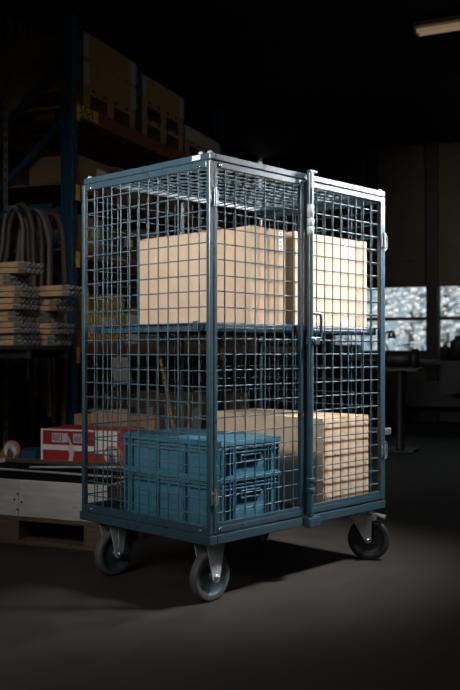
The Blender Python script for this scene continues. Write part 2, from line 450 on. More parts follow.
def swivel_caster(x, y, ang, brake, tm, rm):
    c = sub('caster', T, (x, y, 0), ang)
    f = MB(); f.box(-.052, .052, -.045, .045, .240, .2455)
    f.lathe([(.040, .241), (.044, .236), (.044, .222), (.036, .216), (.0001, .216)], (0,0,0), 'z', 28)
    tr = .045
    for y0 in (-.0345, .0345):
        r = .016
        pts = [(-.048, .219), (.058, .214), (.060, .200), (.057, .192)]
        pts = [(-.045, .220), (.075, .220), (.085, .208), (.085, .196), (.062, .194)]
        for k in range(7):
            a = -PI*k/6*.9 + .05
            pts.append((tr + r*math.cos(a), .100 + r*math.sin(a)))
        f.prism(pts, y0-.002, y0+.002, 'xz')
    f.box(-.045, .030, -.0345, .0345, .214, .219)
    f.build('fork', zinc, c, .0015)
    wc = MB(); wc.lathe([(.0001,-.048),(.010,-.048),(.011,-.045),(.011,-.037),(.005,-.037),(.005,.037),(.011,.037),(.011,.044),(.0001,.045)], (tr,0,.1), 'y', 16)
    wc.build('axle', chrome, c)
    wheel_parts(c, tm, rm)
    for ch in c.children:
        if ch.name.split('.')[0] in ('tyre','rim','hub'): ch.location = (tr, 0, .1)
    if brake:
        b = MB(); b.prism([(.030,.226),(.066,.229),(.120,.212),(.122,.205),(.118,.204),(.066,.220),(.030,.218)], -.026, .026, 'xz')
        b.tube((.119,-.030,.208), (.119,.030,.208), .006, 10)
        b.build('brake_pedal', zinc, c, .0015)
fixed_caster(.095, .095); fixed_caster(.095, .700)
swivel_caster(1.105, .085, -YAW+math.radians(-14), True, blackr, rimb)
swivel_caster(1.10, .690, math.radians(200), False, rubber, rimp)

# ------------------------------------------------------------------ load: cardboard boxes
def cw(x, y, z=0): return CM @ Vector((x, y, z))
def carton(name, lab_, x0, x1, y0, y1, z0, z1, m, group=None, labels=(), tapes=True, rz=0):
    t = thing(name, lab_, 'box', cw(x0, y0, z0), YAW+rz, group)
    w_, d_, h_ = x1-x0, y1-y0, z1-z0
    b = MB().box(0, w_, 0, d_, 0, h_-.004); b.build('body', m, t, .005)
    # top flaps meeting in the middle
    for (q0, q1) in ((.001, w_/2-.0015), (w_/2+.0015, w_-.001)):
        MB().box(q0, q1, .001, d_-.001, h_-.0041, h_).build('flap', m, t, .001)
    if tapes:
        g = MB(); g.box(w_/2-.025, w_/2+.025, -.0006, d_+.0006, h_, h_+.0006); g.box(w_/2-.025, w_/2+.025, -.0007, 0, h_-.075, h_+.0006)
        g.build('tape', tape, t)
    for (lx0, lx1, lz0, lz1) in labels:
        L_ = MB().box(lx0, lx1, -.0018, -.0002, lz0, lz1).build('label', white, t)
        g = MB(); n = max(2, int((lz1-lz0)/.017)); rg = random.Random(int(lx0*1e4))
        for k in range(n):
            zc = lz0 + (k+.5)*(lz1-lz0)/n
            a0 = lx0+(lx1-lx0)*rg.uniform(.2,.35); a1 = lx1-(lx1-lx0)*rg.uniform(.2,.35)
            g.box(a0, a1, -.0024, -.0018, zc-.0045, zc-.0022); g.box(a0, a0+.004, -.0024, -.0018, zc-.0045, zc+.0045); g.box(a1-.004, a1, -.0024, -.0018, zc-.001, zc+.0045)
            g.box(a0, a1, -.0024, -.0018, zc+.0022, zc+.0045)
        g.build('print', ink, L_)
    return t
ZS = 1.1113
carton('cardboard_box', 'tall narrow cardboard box on the shelf nearest the trolley corner', .300, .528, .060, .770, ZS, 1.523, card, 'boxes in the trolley', [(.176,.208,.315,.402)], False)
carton('cardboard_box', 'wide cardboard box in a painted lit tone on the shelf behind the right trolley door', .585, 1.134, .060, .770, ZS, 1.527, cardlit, 'boxes in the trolley', [(.363,.405,.320,.408), (.345,.395,.004,.045)], False)
carton('cardboard_box', 'long cardboard box on the trolley floor behind the right door', .753, 1.105, .030, .765, ZD+.0005, .697, card, 'boxes in the trolley', [], True)
fl = thing('flattened_carton', 'thin flattened cardboard carton on edge beside the long box', 'cardboard', cw(1.122, .06, ZD+.0006), YAW)
MB().box(0, .007, 0, .62, 0, .412).build('outer_sheet', cardd, fl, .001); MB().box(.008, .015, 0, .60, 0, .405).build('inner_sheet', cardd, fl, .001)

# blue stacking crates 600 x 400
def stack_crate(z0, h, label, lid):
    X, Y = .37, .618
    t = thing('stacking_crate', label, 'crate', cw(.12, .056, z0), YAW, 'blue crates in the trolley')
    b = MB(); e = .017; tw = .004
    # shell walls and base
    b.box(e, X-e, e, Y-e, 0, tw); b.box(e, e+tw, e, Y-e, tw, h-.004); b.box(X-e-tw, X-e, e, Y-e, tw, h-.004)
    b.box(e+tw, X-e-tw, e, e+tw, tw, h-.004); b.box(e+tw, X-e-tw, Y-e-tw, Y-e, tw, h-.004)
    b.build('body', crateb, t, .0015)
    r = MB(); r.frame(0, X, 0, Y, h-.014, h, .016, 'xy'); r.frame(.003, X-.003, .003, Y-.003, h-.046, h-.040, .012, 'xy'); r.frame(.004, X-.004, .004, Y-.004, h-.030, h-.026, .010, 'xy')
    r.build('rim', crateb, t, .0015)
    rb = MB()
    for y in (.012, .058, .215, .225, .385, .395, .556, .600):
        rb.box(.001, e, y-.003, y+.003, .012, h-.014); rb.box(X-e, X-.001, y-.003, y+.003, .012, h-.014)
    for x in (.012, .055, .075, .290, .310, .356):
        rb.box(x-.003, x+.003, .001, e, .012, h-.014); rb.box(x-.003, x+.003, Y-e, Y-.001, .012, h-.014)
    rb.frame(.004, X-.004, .004, Y-.004, .0, .008, .010, 'xy')
    rb.build('rib', crateb, t, .001)
    for yy in (0, 1):
        g = MB(); y0, y1 = (.0015, e) if yy == 0 else (Y-e, Y-.0015)
        hz = h-.075
        g.box(.125, .240, y0, y1, hz-.012, hz-.007); g.box(.125, .240, y0, y1, hz+.017, hz+.022)
        g.box(.120, .125, y0, y1, hz-.012, hz+.022); g.box(.240, .245, y0, y1, hz-.012, hz+.022)
        g.build('hand_grip', crateb, t, .001)
        g = MB(); ya = e-.0005 if yy == 0 else Y-e; g.box(.126, .239, ya, ya+.0005, hz-.007, hz+.017); g.build('grip_opening', black, t)
    if lid:
        l = MB(); l.box(.0, X, .0, Y, h+.0005, h+.007); l.box(.012, X-.012, .012, Y-.012, h+.007, h+.010); l.build('lid', crateb, t, .002)
    return t
stack_crate(ZD+.0005, .198, 'lower blue plastic stacking crate on the trolley floor', False)
stack_crate(ZD+.199, .146, 'upper blue plastic stacking crate closed with a flat lid', True)

# ------------------------------------------------------------------ pallets and collars
def pallet(name, label, loc, rz, L_=1.2, D_=.8, group=None, m=None):
    m = m or woodd
    t = thing(name, label, 'pallet', loc, rz, group)
    d = MB()
    for k in range(5):
        y = k*(D_-.12)/4; d.box(0, L_, y, y+.12, .122, .144)
    d.build('deck', m, t, .002)
    s_ = MB()
    for x in (0, L_/2-.07, L_-.14): s_.box(x, x+.14, 0, D_, .100, .1219)
    s_.build('stringer_boards', m, t, .002)
    for x in (0, L_/2-.07, L_-.14):
        for y in (0, D_/2-.05, D_-.10):
            MB().box(x, x+.14, y, y+.10, .022, .0999).build('block', m, t, .003)
    s_ = MB()
    for y in (0, D_/2-.05, D_-.10): s_.box(0, L_, y, y+.10, 0, .0219)
    s_.build('bottom_boards', m, t, .002)
    return t
def collar(label, loc, rz, L_, D_, h, m, group=None, hm=None, joint=True):
    t = thing('pallet_collar', label, 'pallet collar', loc, rz, group)
    th = .02; hm = hm or zincd
    for y in (0, D_-th):
        j = L_*.5
        MB().box(.0, j-.001, y, y+th, 0, h).build('board', m, t, .002); MB().box(j+.001, L_, y, y+th, 0, h).build('board', m, t, .002)
    for x in (0, L_-th): MB().box(x, x+th, th, D_-th, 0, h).build('board', m, t, .002)
    for (x, sx) in ((0, 1), (L_, -1)):
        for (y, sy) in ((0, 1), (D_, -1)):
            g = MB(); xa, xb = sorted((x-sx*.003, x+sx*.085)); ya, yb = sorted((y-sy*.003, y))
            g.box(xa, xb, ya, yb, .015, h-.015)
            ya, yb = sorted((y-sy*.003, y+sy*.085)); xa, xb = sorted((x-sx*.003, x)); g.box(xa, xb, ya, yb, .015, h-.015)
            for k in range(5): g.tube((x-sx*.004, y-sy*.004, .02+k*(h-.04)/5), (x-sx*.004, y-sy*.004, .02+(k+.7)*(h-.04)/5), .006, 8)
            g.build('hinge', hm, t, .001)
    return t
# white boarded pallet in front, left of the trolley (local origin at its left front corner)
WB = 3.93
WA = hit_b(108, WB)-1.2
pallet('pallet', 'worn wooden pallet on the floor under a white boarded collar', rp(WA, WB), RZ, m=woodd)
wc_ = thing('pallet_collar', 'whitewashed board collar standing on the floor pallet beside the trolley', 'pallet collar', rp(WA, WB, .1445), RZ)
hC = .188
for (x0, x1) in ((0, .668), (.671, 1.2)):
    MB().box(x0, x1, 0, .022, 0, hC).build('board', whitew, wc_, .003); MB().box(x0, x1, .778, .8, 0, hC).build('board', woodd, wc_, .003)  # rear board in dark wood, the shade inside put into its colour
for x in (0, 1.178): MB().box(x, x+.022, .022, .778, 0, hC).build('board', whitew, wc_, .003)
for (x, z) in ((.645, .085), (.690, .075), (.665, .115), (.664, .035)):
    MB().lathe([(.0001,-.002),(.006,-.002),(.006,0)], (x, 0, z), 'y', 12).build('screw_hole', black, wc_)
MB().path([(1.02+.022*math.cos(a), -.004, .052+.022*math.sin(a)) for a in [x*.35 for x in range(-2, 9)]], .003, 6).build('wire_loop', zincd, wc_)
for k, (b0, b1, lb_) in enumerate(((.30, .24, 'thin steel rod lying level across the white collar box'), (.42, .66, 'thin steel rod lying aslant across the white collar box'))):
    o = MB().tube(rp(WA+.15+.3*k, WB+b0, .3395), rp(WA+1.19-.1*k, WB+b1, .3395), .006, 8).build('steel_rod', zincd); tag(o, lb_, 'rod')
mt = MB().box(.03, 1.17, .03, .77, 0, .012); o = mt.build('dark_fill_mat', fillm, None, .002); o.location = rp(WA, WB, .30); o.rotation_euler = (0,0,RZ)  # black slab added where the inside of the collar is only dark
tag(o, 'black mat added inside the white board collar to darken its inside', 'mat')
# rear crate with lid under the red carton
RA, RB = -4.35, 4.945
wcr = thing('wooden_crate', 'dark wooden crate behind the white pallet carrying the red carton', 'crate', rp(RA, RB), RZ)
MB().box(0, 2.2, 0, .49, .03, .262).build('body', woodd, wcr, .004)
MB().box(-.02, 2.22, -.02, .50, .2625, .285).build('lid', wood, wcr, .003)
for x in (.05, 1.05, 2.05): MB().box(x, x+.1, 0, .49, 0, .0295).build('foot', woodd, wcr, .002)
# red and white carton
def at_b(px, b): return hit_b(px, b)
ra0 = at_b(41, 5.0); ra1 = at_b(119, 5.0)
rc = thing('red_carton', 'red and white printed carton with torn tape on the dark crate', 'box', rp(ra0, 5.0, .2855), RZ)
rw, rh, rd = ra1-ra0, .212, .34
MB().box(0, rw, 0, rd, 0, rh).build('body', redm, rc, .003)
g = MB(); y0, y1 = -.0016, -.0002
g.box(0, rw, y0, y1, rh-.010, rh); g.box(0, .014, y0, y1, 0, rh-.0101); g.box(.0141, rw*.70, y0, y1, rh*.36, rh*.52); g.box(rw*.70, rw*.985, y0, y1, rh*.30, rh-.0101)
g.build('white_band', white, rc)
for (x0, x1) in ((.085, .205), (.245, .345)):
    lb_ = MB().box(x0, x1, -.0024, -.0017, rh*.60, rh*.88).build('label_panel', whitep, rc)
    g = MB()
    for k in range(5): g.box(x0+.008+k*.011, x0+.013+k*.011, -.003, -.0024, rh*.64, rh*.84-.01*(k % 2))
    g.box(x0+.07, x0+.075, -.003, -.0024, rh*.62, rh*.86)
    g.build('print', bluep, lb_)
g = MB(); g.prism([(.205,.105),(.235,.105),(.252,.10),(.250,.05),(.238,.004),(.212,.006),(.220,.05)], -.006, -.0035, 'xz'); g.prism([(.20,.165),(.212,.168),(.245,.10),(.232,.098)], -.0045, -.003, 'xz')
g.build('torn_tape', whitep, rc)
t = thing('cardboard_carton', 'open brown cardboard carton standing behind the red carton', 'box', rp(ra0+.03, 5.353, .2855), RZ)
MB().box(0, .62, 0, .09, 0, .285).build('body', cardd, t, .003); MB().box(.14, .42, -.006, -.0005, .20, .325).build('flap', card, t, .002)
# loose castors lying on the crate
def loose_caster(label, a, b, z, rz):
    t = thing('loose_caster', label, 'castor', rp(a, b, z), RZ+rz, 'loose castors on the crate')
    R = .062
    MB().lathe([(R*.84,-.014),(R*.95,-.016),(R,-.010),(R,.010),(R*.95,.016),(R*.84,.014),(R*.84,-.014)], (0,0,R), 'y', 36, cap=False).build('tyre', orangep, t)
    MB().lathe([(.0001,-.012),(R*.3,-.012),(R*.36,-.006),(R*.7,-.006),(R*.78,-.014),(R*.85,-.014),(R*.85,.014),(R*.78,.014),(R*.7,.006),(R*.3,.012),(.0001,.012)], (0,0,R), 'y', 36).build('rim', whitep, t)
    g = MB(); g.prism([(-.028,.0),(.048,.0),(.016,.078),(-.010,.080)], -.024, -.020, 'xz'); g.prism([(-.028,.0),(.048,.0),(.016,.078),(-.010,.080)], .020, .024, 'xz')
    g.box(-.075, .06, -.024, .024, 0, .005); g.build('fork', zinc, t, .001)
    MB().lathe([(.0001,-.030),(.009,-.030),(.009,-.02),(.005,-.02),(.005,.02),(.009,.02),(.009,.028),(.0001,.028)], (.002,0,R), 'y', 12).build('axle', chrome, t)
    return t
loose_caster('loose castor with white wheel and orange tread left of the red carton', at_b(11.5, 5.0), 5.0, .2855, 0)
loose_caster('loose castor standing before the white end of the red carton', at_b(112, 4.9475), 4.9475+.012, .2855, .0)
a_ = at_b(21, 5.05)
t = thing('parts_bin', 'small dark blue plastic bin beside the loose castor', 'bin', rp(a_, 5.03, .2855), RZ)
g = MB(); g.box(0,.125,0,.004,0,.058); g.box(0,.125,.156,.16,0,.065); g.box(0,.004,.0041,.1559,0,.065); g.box(.121,.125,.0041,.1559,0,.065); g.box(.004,.121,.004,.156,0,.004)
g.build('body', bluep, t, .001); MB().box(.03, .095, -.004, -.0005, .030, .050).build('label_holder', bluep, t, .001)

# ------------------------------------------------------------------ cantilever shelf with folded pallet collars
CA = hit_b(3.2, 5.46)
cs = thing('cantilever_shelf', 'dark slotted steel shelf at the left carrying folded collars', 'shelf', rp(CA, 5.46), RZ)
def slotted(m, x, y, z0, z1):
    m.box(x, x+.040, y, y+.003, z0, z1); m.box(x, x+.003, y+.0031, y+.040, z0, z1)
def slots(m, x, y, z0, z1):
    z = z0+.05
    while z < z1-.05: m.box(x+.013, x+.025, y-.0012, y-.0002, z, z+.030); z += .075
for y in (-1.06, 0.0):
    g = MB(); slotted(g, 0, y, 0, 3.6); po = g.build('post', galv, cs)
    g = MB(); slots(g, 0, y, 0, 3.6); g.build('slot_row', black, po)
SZ = 1.035; SE = -3.075-CA
for y in (-1.01, -.60):
    MB().box(-.25, SE-.01, y, y+.04, SZ-.075, SZ-.0255).build('arm', darkm, cs, .002)
MB().box(-.02, -.0005, -1.06, .04, SZ-.075, SZ-.0255).build('rail', darkm, cs, .002)
MB().box(.045, SE, -1.05, -.56, SZ-.025, SZ).build('shelf_board', darkm, cs, .003)
def folded(label, a1, b0, z, tilt, L_=.85, rot=0):
    t = thing('folded_collar', label, 'pallet collar', rp(a1, b0, z), RZ+rot, 'folded pallet collars on the shelf')
    t.rotation_euler = (tilt, 0, RZ+rot)
    th = .031
    for k in range(2):
        MB().box(-L_, -.001, 0, .19, k*(th+.004), k*(th+.004)+th).build('board', wood, t, .003)
    g = MB(); g2 = MB()
    for k in range(2):
        z0 = k*(th+.004)
        g.box(0, .003, .002, .188, z0+.002, z0+th-.002); g.box(-.05, 0.003, -.003, -.0005, z0+.004, z0+th-.004)
        for j in range(8): g2.box(.003, .011, .006+j*.023, .018+j*.023, z0+.004+.012*(j % 2), z0+.016+.012*(j % 2))
    h_ = g.build('hinge', hingem, t, .001); g2.build('hinge_teeth', zinc, h_)  # teeth in brighter zinc stand in for glints along the hinge
    return t
z = SZ+.001; n = 7
words = ['lowest', 'second lowest', 'third lowest', 'middle', 'third highest', 'second highest', 'topmost']
for k in range(n):
    off = [-.03, -.01, -.07, -.02, .0, -.09, .02][k]
    folded('folded wooden pallet collar, %s of the front stack on the shelf' % words[k], -3.10+off, 4.435+random.uniform(-.018,.018), z, 0, L_=.72, rot=random.uniform(-.05,.05)); z += .0705
z = SZ+.001
words2 = ['lowest', 'second lowest', 'middle', 'second highest', 'topmost']
for k in range(5):
    off = [-.01, .02, -.06, .02, .11][k]
    folded('folded wooden pallet collar, %s of the rear stack on the shelf' % words2[k], -3.06+off, 4.70+random.uniform(-.015,.015), z, 0, L_=.72, rot=random.uniform(-.05,.05)); z += .0705+(.018 if k == 3 else 0)

# ------------------------------------------------------------------ pallet rack
KA, KB = -3.444, 5.512
rack = thing('pallet_rack', 'blue steel pallet rack with orange beams along the left wall', 'rack', rp(KA, KB), RZ)
ZL = [1.045, 1.73, 2.21, 2.785]
def upright(y0):
    for x0 in (-1.1, -.095):
        g = MB(); g.box(x0, x0+.095, y0, y0+.004, 0, 3.4); g.box(x0, x0+.004, y0+.0041, y0+.075, 0, 3.4); g.box(x0+.091, x0+.095, y0+.0041, y0+.075, 0, 3.4)
        g.box(x0-.02, x0+.115, y0-.02, y0+.095, 0, .006) if False else None
        u = g.build('upright', rackb, rack, .002)
        s_ = MB(); zz = .1
        while zz < 3.35:
            s_.box(x0+.0952, x0+.0958, y0+.020, y0+.032, zz, zz+.02); s_.box(x0+.0952, x0+.0958, y0+.050, y0+.062, zz, zz+.02); zz += .075
        s_.build('slot_row', black, u)
    for k, z0 in enumerate((.3, 1.1, 1.9)):
        za, zb = (z0, z0+.75)
        MB().bar((-.10, y0+.04, zb), (-1.0, y0+.04, za), .03, .035).build('brace', rackb, rack)
    zz = 2.75
    MB().bar((-.10, y0+.04, 3.08), (-1.0, y0+.04, 2.35), .03, .045).build('brace', rackb, rack)
upright(0); upright(2.75); upright(5.5)
for bay in (0, 1):
    y0, y1 = bay*2.75+.077, bay*2.75+2.748
    for li, z in enumerate(ZL):
        for x in (-.055, -1.09):
            bm_ = MB().box(x, x+.05, y0+.004, y1-.004, z-.10 if li == 3 else z-.06, z).build('beam', racko, rack, .003)
            for ye, sg in ((y0, 1), (y1, -1)):
                ya, yb = sorted((ye-sg*.030, ye+sg*.02))
                if x > -.5:
                    cn = MB().box(.0015, .008, ya, yb, z-.13, z-.015).build('beam_connector', ylab, bm_, .002)
                    MB().box(.0015, .007, ya+.008, yb-.008, z-.0149, z+.07).build('safety_clip', redm, cn, .001)
        if li < 3: MB().box(-1.085, -.008, y0+.006, y1-.006, z+.0005, z+.0165).build('shelf_deck', shelfm, rack)
# location plate on the top beam
lp = MB().box(-.003, .002, .09, .36, ZL[3]-.088, ZL[3]-.006).build('location_plate', ylab, rack); lp.location.x = .0
def text(body, size, loc, parent, m, rot):
    cu = bpy.data.curves.new('lettering', 'FONT'); cu.body = body; cu.size = size; cu.extrude = .0004; cu.offset = .001
    o = bpy.data.objects.new('tmp', cu); COL.objects.link(o)
    bpy.context.view_layer.update()
    me = bpy.data.meshes.new_from_object(o.evaluated_get(bpy.context.evaluated_depsgraph_get()))
    bpy.data.objects.remove(o); bpy.data.curves.remove(cu)
    me.name = 'lettering'; me.materials.clear(); me.materials.append(m)
    o = bpy.data.objects.new('lettering', me); COL.objects.link(o); o.parent = parent; o.location = loc; o.rotation_euler = rot
text('8 42 53', .060, (.0028, .105, ZL[3]-.048), lp, black, (PI/2, 0, PI/2))
text('43 42 4', .060, (.0028, .105, ZL[3]-.086), lp, black, (PI/2, 0, PI/2))
# blue hook plate on the end frame for the hoses
g = MB(); g.box(-.36, -.16, -.012, -.002, 1.93, 2.06); g.tube((-.20,-.012,1.95), (-.20,-.36,1.96), .012, 10); g.tube((-.32,-.012,1.95), (-.32,-.36,1.96), .012, 10)
g.bar((-1.0, .0, 2.0), (-.09, .0, 2.0), .02, .05)
g.build('hose_hook', rackb, rack, .002)
# hoses
def hose(i, al, ar, zt, zl, zr, y, r, m, label):
    pts = []
    for k in range(9):
        u = k/8; pts.append((al + .02*math.sin(u*3+i) + (0 if u < .7 else (u-.7)*.10), y + .01*math.sin(u*4+i), zl + (zt-.24-zl)*u))
    x0 = pts[-1][0]; 
    for k in range(1, 9):
        a = PI - PI*k/9
        cx = (x0+ar)/2; rx = (ar-x0)/2
        pts.append((cx + rx*math.cos(a), y, zt-.24 + .24*math.sin(a)))
    for k in range(10):
        u = k/9; pts.append((ar + .018*u + .008*math.sin(u*5+i*2), y + .01*math.sin(u*4+i), zt-.24 + (zr-zt+.24)*u))
    o = MB().path([rp(KA+p[0], KB+p[1], p[2]) for p in pts], r, 10).build('hanging_hose', m)
    tag(o, label, 'hose', 'hoses on the rack hook')
hd_ = ['flat wide grey hose hanging furthest right on the rack hook', 'pale grey hose hanging second from the blue upright', 'brown hose hanging third from the blue upright',
       'dark hose hanging in the middle of the hose bundle', 'brown hose third from the left of the bundle', 'thin hose with short left drop in the bundle', 'dark hose hanging furthest left on the rack hook']
hs = [(-.30,-.045,1.975,1.0,.40,.030,.024,hosem),(-.33,-.085,1.985,.9,.55,-.035,.018,hoseg),(-.35,-.115,1.995,1.1,.50,.055,.021,hosem),(-.37,-.14,2.005,.8,.70,.0,.021,hosem),
      (-.39,-.165,2.000,.95,.60,.04,.020,hosem),(-.41,-.185,1.985,1.3,.8,-.03,.016,hoseg),(-.43,-.21,1.995,.85,.65,.02,.019,hosem)]
for i, h_ in enumerate(hs):
    hose(i, h_[0], h_[1], h_[2]+.01, h_[3], h_[4], -.045-.046*[0,3,1,5,2,6,4][i], h_[6]*.85, h_[7], hd_[i])

# pallets on the top beam level
ZP = ZL[3]+.001
def rk(x, y, z): return rp(KA+x, KB+y, z)
# pallets lie with the short side (0.8) along the rack face: local x = into hall, so rotate the 1.2 side across the rack
def rack_pallet(y, z, label): return pallet('pallet', label, rk(-1.2, y, z), RZ, 1.2, .8, 'pallets on the top of the rack', woodg)
rack_pallet(.15, ZP, 'wooden pallet under two collars on the top beam beside the yellow plate')
for k in range(2):
    collar('%s ochre pallet collar of the two on the first rack pallet' % ['lower', 'upper'][k], rk(-1.2, .15, ZP+.1445+k*.2), RZ, 1.2, .8, .198, woodg, 'collars on the rack')
rack_pallet(1.06, ZP, 'bottom empty pallet of the stack in the middle of the top beam')
rack_pallet(1.06, ZP+.146, 'pallet directly under the single collar in the middle of the top beam')
collar('single ochre collar on two stacked pallets on the top beam', rk(-1.2, 1.06, ZP+.146*2), RZ, 1.2, .8, .2, woodg, 'collars on the rack')
rack_pallet(1.90, ZP, 'empty wooden pallet at the far end of the top beam')
collar('pale low collar on the furthest pallet of the top beam', rk(-1.2, 1.90, ZP+.146), RZ, 1.2, .8, .12, whitew, 'collars on the rack')
# goods on the shelves
def rbox(x, y, z, wx_, wy, h, m, label, name='carton', group='cartons on the rack shelves', cat='box'):
    t = thing(name, label, cat, rk(x, y, z+.017), RZ, group)
    MB().box(0, wx_, 0, wy, 0, h-.003).build('body', m, t, .004)
    MB().box(.001, wx_-.001, .001, wy/2-.002, h-.0029, h).build('flap', m, t); MB().box(.001, wx_-.001, wy/2+.002, wy-.001, h-.0029, h).build('flap', m, t)
    MB().box(wx_, wx_+.001, wy*.55, wy*.85, h*.45, h*.75).build('label', white if m is not white else ink, t)
    return t
def basket(x, y, z, wx_, wy, h, label):
    t = thing('yellow_bin', label, 'bin', rk(x, y, z+.017), RZ)
    g = MB(); g.box(0,wx_,0,wy,0,.006); g.box(0,.006,0,wy,.006,h); g.box(wx_-.006,wx_,0,wy,.006,h*.62); g.box(.006,wx_-.006,0,.006,.006,h); g.box(.006,wx_-.006,wy-.006,wy,.006,h)
    g.build('body', yweave, t, .002)
    g = MB()
    for k in range(5): g.box(wx_, wx_+.006, .03+k*(wy-.07)/4, .04+k*(wy-.07)/4, .02, h*.62)
    g.build('rib', ylab, t, .001)
    MB().box(wx_+.0062, wx_+.009, wy*.3, wy*.7, h*.3, h*.5).build('label', white, t)
basket(-.46, .30, ZL[0], .42, .55, .40, 'yellow plastic bin on the lower rack shelf behind the trolley')
rbox(-.02-.0, .0, 0, .1, .1, .1, white, 'x') if False else None
t = thing('paper_carton', 'small white carton beside the yellow bin on the rack shelf', 'box', rk(-.20, .90, ZL[0]+.017), RZ)
MB().box(0, .17, 0, .16, 0, .23).build('body', white, t, .003); MB().box(.012, .158, .01, .15, .2302, .236).build('lid', whitep, t, .002)
for args in ((-.45, 1.12, ZL[0], .38, .34, .30, cardd, 'brown carton right of the small white carton on the lower shelf'),
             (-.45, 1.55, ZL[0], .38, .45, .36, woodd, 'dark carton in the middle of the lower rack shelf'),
             (-.45, 2.10, ZL[0], .38, .42, .26, cardd, 'brown carton at the far end of the lower rack shelf'),
             (-.50, .18, ZL[1], .42, .40, .26, cardd, 'brown carton nearest the blue upright on the middle shelf'),
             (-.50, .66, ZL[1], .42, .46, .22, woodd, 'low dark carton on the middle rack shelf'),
             (-.50, 1.22, ZL[1], .42, .50, .28, cardd, 'wide brown carton on the middle rack shelf'),
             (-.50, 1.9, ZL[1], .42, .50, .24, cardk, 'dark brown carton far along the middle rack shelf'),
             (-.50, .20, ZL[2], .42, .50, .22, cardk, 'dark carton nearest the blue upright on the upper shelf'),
             (-.50, .80, ZL[2], .42, .60, .24, cardd, 'brown carton on the upper rack shelf under the stacked pallets'),
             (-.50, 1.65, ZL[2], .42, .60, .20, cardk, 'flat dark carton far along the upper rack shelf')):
    rbox(*args)
for args in ((-.5, 3.0, ZL[0], .4, .5, .3, cardd, 'brown carton on the lower shelf of the far rack bay'), (-.5, 3.7, ZL[0], .4, .6, .34, card, 'large pale carton on the lower shelf of the far rack bay'),
             (-.5, 3.1, ZL[1], .4, .6, .26, cardd, 'brown carton on the middle shelf of the far rack bay')):
    rbox(*args)
# ground level in the first bay: pallet with cartons
pallet('pallet', 'low pallet on the floor inside the rack under brown cartons', rk(-1.15, .75, 0), RZ, 1.1, .8, None, woodd)
for k, (x, y, z, wx_, wy, h, lb_) in enumerate(((-.52, .78, .1275, .42, .36, .40, 'brown carton on the floor pallet nearest the blue upright'), (-.52, 1.17, .1275, .42, .34, .52, 'tall brown carton on the floor pallet inside the rack'))):
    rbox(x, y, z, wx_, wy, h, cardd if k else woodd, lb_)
rbox(-.5, 1.9, -.0165, .44, .50, .62, cardd, 'tall brown carton standing on the floor deep in the rack')
rbox(-.5, 3.1, -.0165, .44, .60, .55, cardd, 'brown carton standing on the floor of the far rack bay')
# white sheet hanging from the lower beam
t = thing('paper_sheet', 'creased white paper sheet hanging from the lower rack beam', 'paper', rk(.0, .55, ZL[0]-.06), RZ)
g = MB(); g.prism([(0,-.03),(.26,-.03),(.33,-.23),(.15,-.24),(.09,-.21),(.05,-.26)], .002, .006, 'yz'); g.build('sheet', white, t)
MB().box(.0008, .0095, .10, .16, -.045, -.005).build('clip', zincd, t, .001)
# yellow broom leaning against the rack
p0 = rk(.42, .93, .035); p1 = rk(.02, 1.36, .93)
t = thing('yellow_broom', 'broom with yellow handle leaning against the rack', 'broom', p0, 0)
d_ = p1-p0
MB().tube((0,0,0), d_, .014, 10).build('handle', ylab, t)
g = MB(); g.bar(E1*(-.18)-Vector((0,0,.005)), E1*.18-Vector((0,0,.005)), .05, .035); g.build('head', wood, t, .003)
g = MB(); g.bar(E1*(-.18)-Vector((0,0,.028)), E1*.18-Vector((0,0,.028)), .045, .013); g.build('bristles', blackr, t)

# ------------------------------------------------------------------ ceiling lamp
lx = thing('strip_light', 'twin tube strip light hanging under the dark ceiling', 'lamp')
p = Vector((1.655, 8.07, 3.845)); q = p + Vector((.9, -.436, 0))*1.55
d = (q-p).normalized()
lx.location = p
pl = q-p; sd = Vector((-d.y, d.x, 0))
MB().bar(Vector((0,0,.05)), pl+Vector((0,0,.05)), .17, .04).build('housing', mat('lamp_housing', (.35,.30,.24), .6), lx, .004)
for s_ in (-1, 1):
    MB().tube(sd*(.045*s_)+d*.03, pl+sd*(.045*s_)-d*.03, .019, 12).build('tube', emit('lamp_tube_glow', (1,.72,.45), .16) if s_ < 0 else bpy.data.materials['lamp_tube_glow'], lx)
for e in (d*.012, pl-d*.012):
    MB().bar(e-d*.012, e+d*.012, .15, .05).build('end_cap', bpy.data.materials['lamp_housing'], lx)
for f_ in (.2, .8):
    MB().tube(pl*f_+Vector((0,0,.07)), pl*f_+Vector((0,0,H-3.845)), .008, 8).build('hanger', darkm, lx)

# ------------------------------------------------------------------ workbench and grinder at the back
bA = hit_b(412, 12.0)
wbk = thing('workbench', 'dark workbench standing under the windows by the back wall', 'workbench', rp(bA-2.0, 11.9), RZ)
MB().box(0, 3.6, 0, .75, .83, .88).build('worktop', darkm, wbk, .004)
for x in (.05, 1.75, 3.49):
    for y in (.04, .65): MB().box(x, x+.06, y, y+.06, 0, .8299).build('leg', darkm, wbk, .003)
MB().box(.12, 3.48, .5, .52, .25, .6).build('back_rail', darkm, wbk); MB().box(2.4, 2.95, .05, .6, .45, .829).build('drawer_unit', darkm, wbk, .004)
def on_bench(px, b): return hit_b(px, b)
def canister(px, b, r, h, m, label, name='canister', cat='can'):
    t = thing(name, label, cat, rp(hit_b(px, b), b, .8805), RZ)
    MB().lathe([(.0001,0),(r,0),(r,h*.75),(r*.9,h*.8),(.45*r,h*.86),(.0001,h*.86)], (0,0,0), 'z', 20).build('body', m, t)
    MB().lathe([(.4*r,h*.8605),(.4*r,h),(.0001,h)], (0,0,0), 'z', 16).build('cap', darkm, t)
canister(445, 12.15, .065, .22, darkm, 'dark can on the workbench under the right window')
